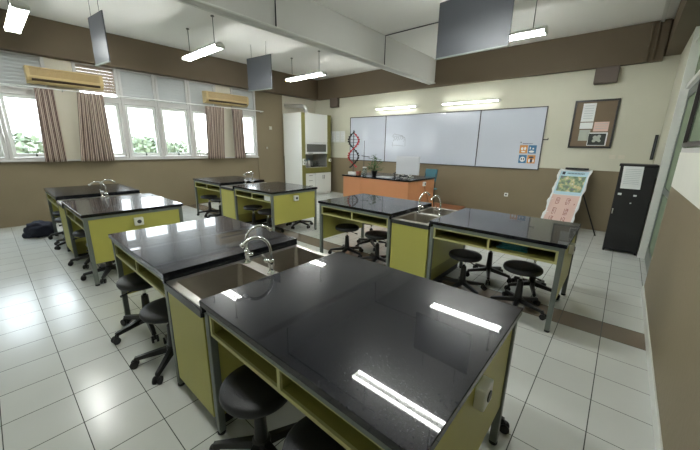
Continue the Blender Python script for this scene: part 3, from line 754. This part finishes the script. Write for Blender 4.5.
# ------------------------------------------------------------------ fume cupboard
def fume():
    x0, x1, y0, y1, H = -8.13, -7.28, 6.23, 7.44, 2.46
    t = thing('fume_cupboard', 'tall white and olive fume cupboard in the corner', 'cupboard', (x0, y0, 0)); W = x1-x0; D = y1-y0
    b = MB()
    b.box(0, W-.02, 0, .02, 0, H).box(0, W-.02, D-.02, D, 0, H).box(0, .02, .02, D-.02, 0, H).box(.02, W-.02, .02, D-.02, H-.02, H).box(.02, W-.02, .02, D-.02, .86, .88).box(.02, W-.02, .02, D-.02, .0, .06)
    b.build('carcass', 'white', t, bevel=.002)
    f = MB(); f.box(W-.02, W, 0, .13, .06, H).box(W-.02, W, D-.16, D, .06, H).box(W-.02, W, .13, D-.16, .70, .87)
    f.build('olive_front', 'olivefront', t, bevel=.002)
    a, c = .135, D-.165
    MB().box(W-.015, W+.008, a, c, 1.62, H-.005).build('upper_door', 'white', t, bevel=.003)
    s = MB(); s.box(W-.012, W+.004, a, c, 1.28, 1.34).box(W-.012, W+.004, a, c, 1.57, 1.61).box(W-.012, W+.004, a, a+.05, 1.34, 1.57).box(W-.012, W+.004, c-.05, c, 1.34, 1.57)
    so = s.build('sash', 'white', t, bevel=.002); MB().box(W-.006, W, a+.05, c-.05, 1.34, 1.57).build('sash_glass', 'sashglass', so); MB().box(W+.004, W+.02, a+.1, a+.28, 1.30, 1.315).build('sash_handle', 'darksteel', so)
    for i in range(4):
        z = .07+i*.155
        d = MB().box(W-.02, W, a, a+.38, z, z+.148).build('drawer', 'white', t, bevel=.002); MB().box(W, W+.014, a+.12, a+.26, z+.09, z+.10).build('drawer_handle', 'darksteel', d)
    for ya, yb, hy in ((a+.385, (a+.385+D-.01)/2-.002, -1), ((a+.385+D-.01)/2+.002, D-.01, 1)):
        d = MB().box(W-.02+.021, W+.018, ya, yb, .07, .695).build('door', 'white', t, bevel=.002); y = yb-.03 if hy < 0 else ya+.03
        MB().box(W+.018, W+.03, y-.005, y+.005, .50, .62).build('door_handle', 'darksteel', d)
    for y, z in ((.05, 1.10), (.05, 1.0), (D-.06, 1.08)): socket_box(t, W, y, z, 1, 0, 'socket_box')
    MB().box(.1, W-.03, .03, D-.03, .882, .888).build('worktop', 'top', t)
    d = MB(); d.tube([(.60, .40, H), (.60, .40, H+.10), (.585, .40, H+.15), (.54, .39, H+.19), (.46, .37, H+.215), (.30, .33, H+.23), (-.15, .20, H+.26)], .062, 20); d.build('exhaust_duct', 'aluminium', t)
    # bottles standing in the opening
    for i, (y, h, r, lb) in enumerate(((.30, .20, .045, 'white squeeze bottle standing innermost in the fume cupboard opening'), (.42, .24, .05, 'larger white bottle beside another in the fume cupboard opening'))):
        o = thing('bottle', lb, 'bottle', (x0+W-.18, y0+y, .888), group='white bottles in the fume cupboard')
        MB().lathe([(r, 0), (r, h*.62), (r*.8, h*.75), (r*.35, h*.85)], seg=16).build('bottle_body', 'bottle', o); MB().lathe([(r*.4, h*.85), (r*.4, h), (r*.3, h*1.02)], seg=12).build('cap', 'blue', o)
    o = thing('beaker_rack', 'small dark rack of glassware beside the bottles in the fume cupboard', 'rack', (x0+W-.2, y0+.72, .888))
    MB().box(-.06, .06, -.14, .14, 0, .012).box(-.06, .06, -.14, .14, .07, .08).build('rack_frame', 'plastic', o)
    for k in range(4): MB().lathe([(.018, 0), (.018, .13), (.022, .14)], (0, -.10+k*.066, .014), 10).build('test_tube', 'jarglass', o)
fume()

# ------------------------------------------------------------------ platform and orange desk
PZ = .12
tag(MB().box(-4.92, -2.83, 5.2, YF-.02, 0, PZ).build('teaching_platform', 'platform', bevel=.004), 'low wooden platform under the orange desk along the whiteboard wall', 'platform')
def desk():
    x0, x1, y0, y1, z = -4.84, -3.13, 5.36, 6.47, .90
    t = thing('teacher_desk', 'orange wood-look desk with black top in front of the whiteboard', 'desk', (x0, y0, PZ)); W = x1-x0; D = y1-y0; h = z-PZ
    MB().box(-.02, W+.02, -.02, D+.02, h-.03, h).build('table_top', 'top', t, bevel=.003)
    for a, b in ((0, .52), (.523, W)): MB().box(a, b, 0, .02, .03, h-.03).build('front_panel', 'orange', t, bevel=.001)
    MB().box(0, .02, .02, D, 0, h-.03).build('side_panel', 'orange', t); MB().box(W-.02, W, .02, D, 0, h-.03).build('side_panel', 'orange', t)
    MB().box(.02, W-.02, .5, .52, .2, h-.03).build('modesty_panel', 'orange', t)
    socket_box(t, W, .62, h-.11, 1, 0)
    MB().tube([(W+.01, .66, h-.15), (W+.015, .70, h-.3), (W+.012, .85, h-.45), (W+.02, .9, .02)], .004, 6).build('cable', 'plastic', t)
desk()

# ------------------------------------------------------------------ things on the desk
DZ = .9005
def dna():
    t = thing('helix_model', 'tall red and black double helix model on a white base on the orange desk', 'model', (-4.72, 5.56, DZ))
    MB().box(-.11, .11, -.055, .055, 0, .06).build('base', 'white', t, bevel=.006)
    MB().box(-.10, .10, .056, .07, 0, .05).build('base_back', 'black', t)
    MB().tube([(0, 0, .06), (0, 0, .98)], .009, 8).build('pole', 'darksteel', t)
    H = .78; z0 = .17; R = .105; n = 46; turns = 1.12
    def pt(i, ph): a = 2*pi*turns*i/n+ph; return Vector((R*cos(a), R*sin(a), z0+H*i/n))
    for nm, ph, m in (('red_strand', 1.70, 'red'), ('black_strand', 1.70+pi, 'black')):
        b = MB(); b.tube([pt(i, ph) for i in range(n+1)], .013, 6)
        for i in range(0, n+1, 3):
            p = pt(i, ph); o = Vector((p.x, p.y, 0)).normalized(); b.tube([p-o*.005, p+o*.03], [.016, .019], 8)
        b.build(nm, m, t)
    b = MB()
    for i in range(0, n+1, 4): b.tube([pt(i, 1.70), pt(i, 1.70+pi)], .005, 6)
    b.build('rungs', 'panel', t)
dna()
o = thing('small_carton', 'small brown-red carton beside the helix model base', 'box', (-4.555, 5.56, DZ)); MB().box(-.04, .04, -.04, .04, 0, .09).build('carton_body', 'platform', o, bevel=.003); MB().box(-.041, .041, -.041, -.04, .03, .07).build('carton_label', 'ink', o)
o = thing('glass_jar', 'clear glass jar on the orange desk between the helix model and plant', 'jar', (-4.40, 5.58, DZ)); MB().lathe([(.05, 0), (.052, .01), (.052, .13), (.04, .15), (.04, .17)], seg=18).build('jar_body', 'jarglass', o); MB().lathe([(.042, .165), (.042, .185), (.02, .19)], seg=18).build('lid', 'white', o)
o = thing('retort_stand', 'thin dark laboratory stand with crossbar behind the glass jar', 'stand', (-4.60, 5.80, DZ))
MB().box(-.07, .07, -.05, .05, 0, .012).build('base', 'black', o, bevel=.003); MB().tube([(0, 0, .012), (0, 0, .76)], .006, 8).build('pole', 'darksteel', o)
MB().tube([(-.06, -.02, .42), (.18, -.02, .40)], .007, 8).build('crossbar', 'black', o)
# potted plant
o = thing('potted_plant', 'small leafy green plant in a dark pot on the orange desk', 'plant', (-4.14, 5.60, DZ))
MB().lathe([(.045, 0), (.065, .10), (.070, .10), (.070, .115), (.055, .115)], seg=18).build('pot', 'plastic', o)
b = MB(); r = random.Random(4); stm = MB()
for i in range(150):
    a = r.uniform(0, 2*pi); rad = r.uniform(.02, .19); z = .12+r.uniform(.0, .34)*(1.1-rad*2.6); z = max(z, .13)
    c = Vector((rad*cos(a), rad*sin(a), z)); d = Vector((cos(a), sin(a), r.uniform(-.2, .6))).normalized()*r.uniform(.025, .05); s = Vector((-sin(a), cos(a), r.uniform(-.3, .3))).normalized()*.017
    b.face(c-d, c+s, c+d+Vector((0, 0, -.006)), c-s)
    if i % 5 == 0: stm.tube([(0, 0, .11), (c.x*.5, c.y*.5, z*.7+.03), tuple(c)], .003, 5)
b.build('leaves', 'leaf', o); stm.build('stems', 'leaf', o)
# white monitor seen from behind
o = thing('computer_monitor', 'large pale flat monitor standing on the orange desk before the whiteboard', 'monitor', (-3.50, 5.92, DZ), radians(2))
MB().box(-.275, .275, -.02, .02, .06, .44).build('screen_shell', 'monitorshell', o, bevel=.01)
MB().box(-.24, .24, .02, .024, .10, .41).build('screen', 'darkink', o)
MB().box(-.04, .04, .0, .03, .015, .08).build('stand_neck', 'whitepaint', o); MB().box(-.12, .12, -.09, .09, 0, .016).build('stand_foot', 'whitepaint', o, bevel=.004)
o = thing('paper_stack', 'white sheets lying flat on the orange desk between plant and monitor', 'paper', (-3.86, 5.60, DZ), radians(5))
for i in range(2): MB().box(-.16+i*.03, .15+i*.03, -.10, .10, i*.006, i*.006+.005).build('sheet', 'paper', o)
o = thing('cable_tangle', 'grey and black tangle of cables in front of the pale monitor', 'cable', (-3.42, 5.66, DZ))
for m, sd in (('plastic', 1), ('panel', 2), ('whitepaint', 3)):
    r = random.Random(sd); pts = []
    for i in range(46):
        a = i*.72+sd; pts.append((.15*cos(a)*r.uniform(.5, 1.25), .07*sin(a)*r.uniform(.5, 1.2), .012+r.uniform(0, .07)*(1 if i % 3 else .2)))
    MB().tube(pts, .007, 6).build('cable_loop', m, o)
o = thing('test_clamp', 'small black clamp tool standing among the cables on the orange desk', 'clamp', (-3.60, 5.58, DZ)); MB().box(-.03, .03, -.03, .03, 0, .014).tube([(0, 0, .01), (-.01, 0, .10)], .010, 8).tube([(-.03, 0, .09), (.03, 0, .115)], .012, 8).build('clamp_body', 'plastic', o)
# teal chair behind the desk
c = thing('plastic_chair', 'teal plastic chair behind the orange desk', 'chair', (-3.53, 6.85, PZ+.003), radians(180))
b = MB(); b.prism([(-.21, .42), (.20, .44), (.22, .46), (.20, .475), (-.20, .455)], 'x', -.21, .21); 
MB().box(-.21, .21, -.21, .21, .43, .46).build('seat', 'teal', c, bevel=.012)
MB().obox((0, -.235, .76), (.16, 0, 0), (0, .012, .001), (0, -.03, .145)).build('backrest', 'teal', c, bevel=.02, seg=3)
for x in (-.14, .14):
    MB().tube([(x, -.20, .44), (x, -.21, .60), (x*.95, -.225, .80)], .010, 8).build('back_post', 'darksteel', c)
    for y in (-.18, .18): MB().tube([(x, y, .43), (x*1.1, y*1.15, 0)], .011, 8).build('leg', 'darksteel', c)

# things lying on the bench shelves
o = thing('folded_cloth', 'teal folded bundle on the book shelf of the bench mirroring the whiteboard', 'cloth', (-.66, 3.10, .6345)); b = MB()
for i in range(3): b.obox((0.01*i, 0, .012+i*.021), (.13-.012*i, .01, 0), (-.01, .085, 0), (0, 0, .010))
b.build('bundle', 'teal', None); bpy.context.view_layer.update(); bundle = bpy.data.objects['bundle']; bundle.parent = o
bv = bundle.modifiers.new('soft', 'BEVEL'); bv.width = .009; bv.segments = 3
o = thing('storage_tray', 'pale tray in the shelf of the bench facing the fume cupboard', 'tray', (-4.345, 3.09, .6345))
MB().box(-.10, .10, -.13, .13, 0, .006).box(-.10, -.094, -.13, .13, .006, .075).box(.094, .10, -.13, .13, .006, .075).box(-.094, .094, -.13, -.124, .006, .075).box(-.094, .094, .124, .13, .006, .075).build('tray_shell', 'paper', o)

# ------------------------------------------------------------------ air conditioners
def ac(y0, y1, lb, first=None):
    t = thing('air_conditioner', lb, 'air conditioner', (XL+.002, (y0+y1)/2, 2.52), group='yellowed wall air conditioners'); h = (y1-y0)/2
    prof = [(0, 0), (.12, 0), (.19, .035), (.225, .09), (.23, .22), (.20, .27), (0, .285)]
    MB().prism(prof, 'y', -h, h).build('housing', 'ac', t, bevel=.008)
    g = MB()
    for i in range(7): z = .125+i*.018; g.box(.224, .234, -h+.05, h-.06, z, z+.010)
    g.build('intake_grille', 'acgrille', t)
    MB().obox((.209, 0, .055), (.012, 0, .018), (0, h-.06, 0), (-.006, 0, .004)).build('air_slot', 'acdark', t)
    v = MB().obox((.192, 0, .012), (.034, 0, .016), (0, h-.07, 0), (-.002, 0, .004)); v.build('outlet_flap', 'ac', t)
    MB().tube([(.05, -h+.25, 0), (.05, -h+.25, -.05), (0.01, -h+.25, -.06)], .012, 8).build('drain_pipe', 'whitepaint', t)
ac(.74, 1.82, 'yellowed air conditioner above the first pillar and its two curtains')
ac(3.86, 5.02, 'yellowed air conditioner above the second pillar next to the brown pilaster')

# ------------------------------------------------------------------ curtains and rail
def curtain(yt0, yt1, yb0, yb1, lb, seed):
    zt, zb = 2.442, 1.155; nu, nv = 90, 14; r = random.Random(seed); ph = r.uniform(0, 6)
    me = bpy.data.meshes.new('curtain'); v = []; f = []; uvs = []
    w = max(yt1-yt0, yb1-yb0); folds = max(3, round(w/.085))
    for j in range(nv+1):
        s = j/nv
        for i in range(nu+1):
            u = i/nu; y = (yt0+(yt1-yt0)*u)*(1-s)+(yb0+(yb1-yb0)*u)*s
            amp = .016+.016*s
            x = XL+.15+amp*sin(2*pi*folds*u+ph)+.006*sin(2*pi*folds*.37*u+s*2+ph); y += .008*sin(4*pi*folds*u+ph+s)
            v.append((x, y, zt+(zb-zt)*s)); uvs.append((u*w*2.1*1.9, s))
    for j in range(nv):
        for i in range(nu):
            a = j*(nu+1)+i; f.append((a, a+1, a+nu+2, a+nu+1))
    me.from_pydata(v, [], f); me.update(); me.polygons.foreach_set('use_smooth', [True]*len(f))
    ul = me.uv_layers.new(name='UVMap')
    for lp in me.loops: ul.data[lp.index].uv = uvs[lp.vertex_index]
    me.materials.append(M['curtain']); o = bpy.data.objects.new('curtain', me); COL.objects.link(o)
    s = o.modifiers.new('cloth', 'SOLIDIFY'); s.thickness = .003
    tag(o, lb, 'curtain', 'striped curtains drawn back beside the pillars')
curtain(.80, 1.06, .74, 1.05, 'brown striped curtain next to the bare window showing trees, first pillar', 1)
curtain(1.40, 1.80, 1.26, 1.82, 'widest brown striped curtain, under the first air conditioner', 2)
curtain(3.82, 4.32, 3.78, 4.23, 'brown striped curtain in front of the second pillar, broader of its pair', 3)
curtain(4.54, 4.84, 4.53, 4.85, 'narrow brown striped curtain beside the last window', 4)
rl = MB(); rl.tube([(XL+.15, -1.85, 2.455), (XL+.15, 5.52, 2.455)], .011, 10)
t = tag(rl.build('curtain_rail', 'white', None), 'long white curtain rail running above all the casement windows', 'rail')
for y in (-1.8, 1.2, 3.1, 4.42, 5.50):
    MB().box(XL+.001 if y != 5.50 else XL+.022, XL+.15, y-.008, y+.008, 2.435, 2.447).build('bracket', 'white', t)

# ------------------------------------------------------------------ dark bag on the floor
def bag():
    t = thing('backpack', 'dark navy bag lying on the floor by the window wall bench', 'bag', (-7.12, .43, 0), radians(-40)); t.scale = (.86, .86, .9)
    b = bmesh.new(); bmesh.ops.create_icosphere(b, subdivisions=4, radius=1)
    from mathutils import noise
    for v in b.verts:
        c = v.co.copy(); s = lambda a, e: math.copysign(abs(a)**e, a)
        q = Vector((s(c.x, .8)*.22, s(c.y, .8)*.19, s(c.z, .75)*.14))
        n = noise.noise(c*1.8)*.05+noise.noise(c*5)*.018; q += c*n; q.z = max(q.z+.135, 0.0); v.co = q
    me = bpy.data.meshes.new('bag_body'); b.to_mesh(me); b.free(); me.polygons.foreach_set('use_smooth', [True]*len(me.polygons)); me.materials.append(M['navy'])
    o = bpy.data.objects.new('bag_body', me); COL.objects.link(o); o.parent = t
    p = MB(); pts = [(-.15, -.08, .20), (-.08, -.17, .20), (.04, -.20, .13), (.12, -.18, .04), (.18, -.10, .02)]; p.tube(pts, .015, 8); p.build('shoulder_strap', 'navy', t)
    b = MB(); b.lathe([(.02, .0), (.09, .01), (.10, .05), (.08, .09), (.02, .10)], (.10, -.15, 0), 18); b.build('front_pocket', 'navy', t)
bag()

# ------------------------------------------------------------------ outside: trees, a roof, ground far below
struct(MB().box(-60, -9.5, -40, 50, -4.2, -4.0).build('floor_outside', 'ground'), 'open ground beyond the windows')
def make_tree():
    t = thing('tree', '', 'tree', group='trees beyond the windows'); r = random.Random(9)
    tr = MB(); tr.tube([(0, 0, 0), (.1, .05, 1.5), (0, .1, 3.0), (.1, 0, 4.6)], [.28, .22, .16, .06], 10)
    for a in range(6): an = a*1.05; tr.tube([(0, .05, 2.2+a*.25), (1.1*cos(an), 1.1*sin(an), 3.4+a*.3)], [.09, .03], 6)
    tr.build('trunk', 'bark', t)
    b = MB(); blobs = [(r.uniform(-1.6, 1.6), r.uniform(-1.6, 1.6), r.uniform(2.8, 5.2), r.uniform(.8, 1.4)) for _ in range(16)]
    for i in range(3600):
        x, y, z, R = r.choice(blobs); d = Vector((r.gauss(0, 1), r.gauss(0, 1), r.gauss(0, 1))).normalized(); c = Vector((x, y, z))+d*R*r.uniform(.75, 1.05)
        u = Vector((r.uniform(-1, 1), r.uniform(-1, 1), r.uniform(-1, 1))).normalized(); w = d.cross(u).normalized()*.11; u = w.cross(d)
        u = (u+d*.4*r.uniform(-1, 1)).normalized()*.15
        b.face(c-u, c+w, c+u, c-w)
    b.build('crown', 'treeleaf', t); return t
tr = make_tree()
for i, (x, y, sc, rz, lb) in enumerate(((-19, 1.2, 1.0, 0, 'pale green tree outside the bare window beside the first curtain'),
    (-26, 8.9, 1.02, 2, 'rounded tree outside between the two middle casement windows'), (-19, 12.6, .92, 3, 'tree outside the last window by the brown pilaster'), (-19, -6.0, .95, 5, 'tree outside beyond the picture edge past the bare window'))):
    o = tr if i == 0 else copy_tree(tr); o.location = (x, y, -4); o.scale = (sc*1.15,)*2+(sc,); o.rotation_euler = (0, 0, rz); o['label'] = lb
h = thing('house', 'low white house with pale pitched roof outside the casement windows', 'house', (-36, 7.0, -4))
MB().box(-4, 4, -5, 5, 0, 4.3).build('house_wall', 'whitepaint', h); MB().prism([(-4.5, 4.25), (4.5, 4.25), (0, 6.2)], 'y', -5.5, 5.5).build('roof', 'roof', h)
for y in (-3, 0, 3): MB().box(3.98, 4.04, y-.5, y+.5, 2.0, 3.4).build('house_window', 'darkink', h)

# ------------------------------------------------------------------ world, camera, view
w = bpy.data.worlds.new('overcast_sky'); scn.world = w; w.use_nodes = True
nt = w.node_tree; bg = nt.nodes['Background']
tc = nt.nodes.new('ShaderNodeTexCoord'); sp = nt.nodes.new('ShaderNodeSeparateXYZ'); nt.links.new(tc.outputs['Generated'], sp.inputs[0])
rp = nt.nodes.new('ShaderNodeValToRGB'); rp.color_ramp.elements[0].position = 0.0; rp.color_ramp.elements[0].color = (.95, .98, 1, 1); rp.color_ramp.elements[1].position = .8; rp.color_ramp.elements[1].color = (.72, .85, 1, 1)
nt.links.new(sp.outputs['Z'], rp.inputs[0]); nt.links.new(rp.outputs[0], bg.inputs[0]); bg.inputs[1].default_value = 7.0

FW = Vector((-0.6324354, 0.7345825, -0.2457926)); RT = Vector((0.7549823, 0.6555363, 0.0165502)); UP = Vector((-0.1732835, 0.1751021, 0.9691811))
FW.normalize(); RT = (RT-FW*RT.dot(FW)).normalized(); UP = RT.cross(FW)
cam = bpy.data.cameras.new('camera'); cam.sensor_fit = 'HORIZONTAL'; cam.sensor_width = 36; cam.lens = 311.79/700*36; cam.clip_start = .02; cam.clip_end = 200
co = bpy.data.objects.new('camera', cam); COL.objects.link(co)
mw = Matrix((RT, UP, -FW)).transposed().to_4x4(); mw.translation = Vector((0, 0, 1.5377)); co.matrix_world = mw
scn.camera = co
scn.view_settings.view_transform = 'Standard'; scn.view_settings.look = 'None'; scn.view_settings.gamma = 1; scn.view_settings.use_curve_mapping = False
scn.view_settings.exposure = 0.65
scn.cycles.max_bounces = 8; scn.cycles.diffuse_bounces = 4; scn.cycles.glossy_bounces = 4; scn.cycles.transparent_max_bounces = 12
scn.cycles.use_denoising = True; scn.cycles.sample_clamp_indirect = 6
scn.cycles.caustics_reflective = False
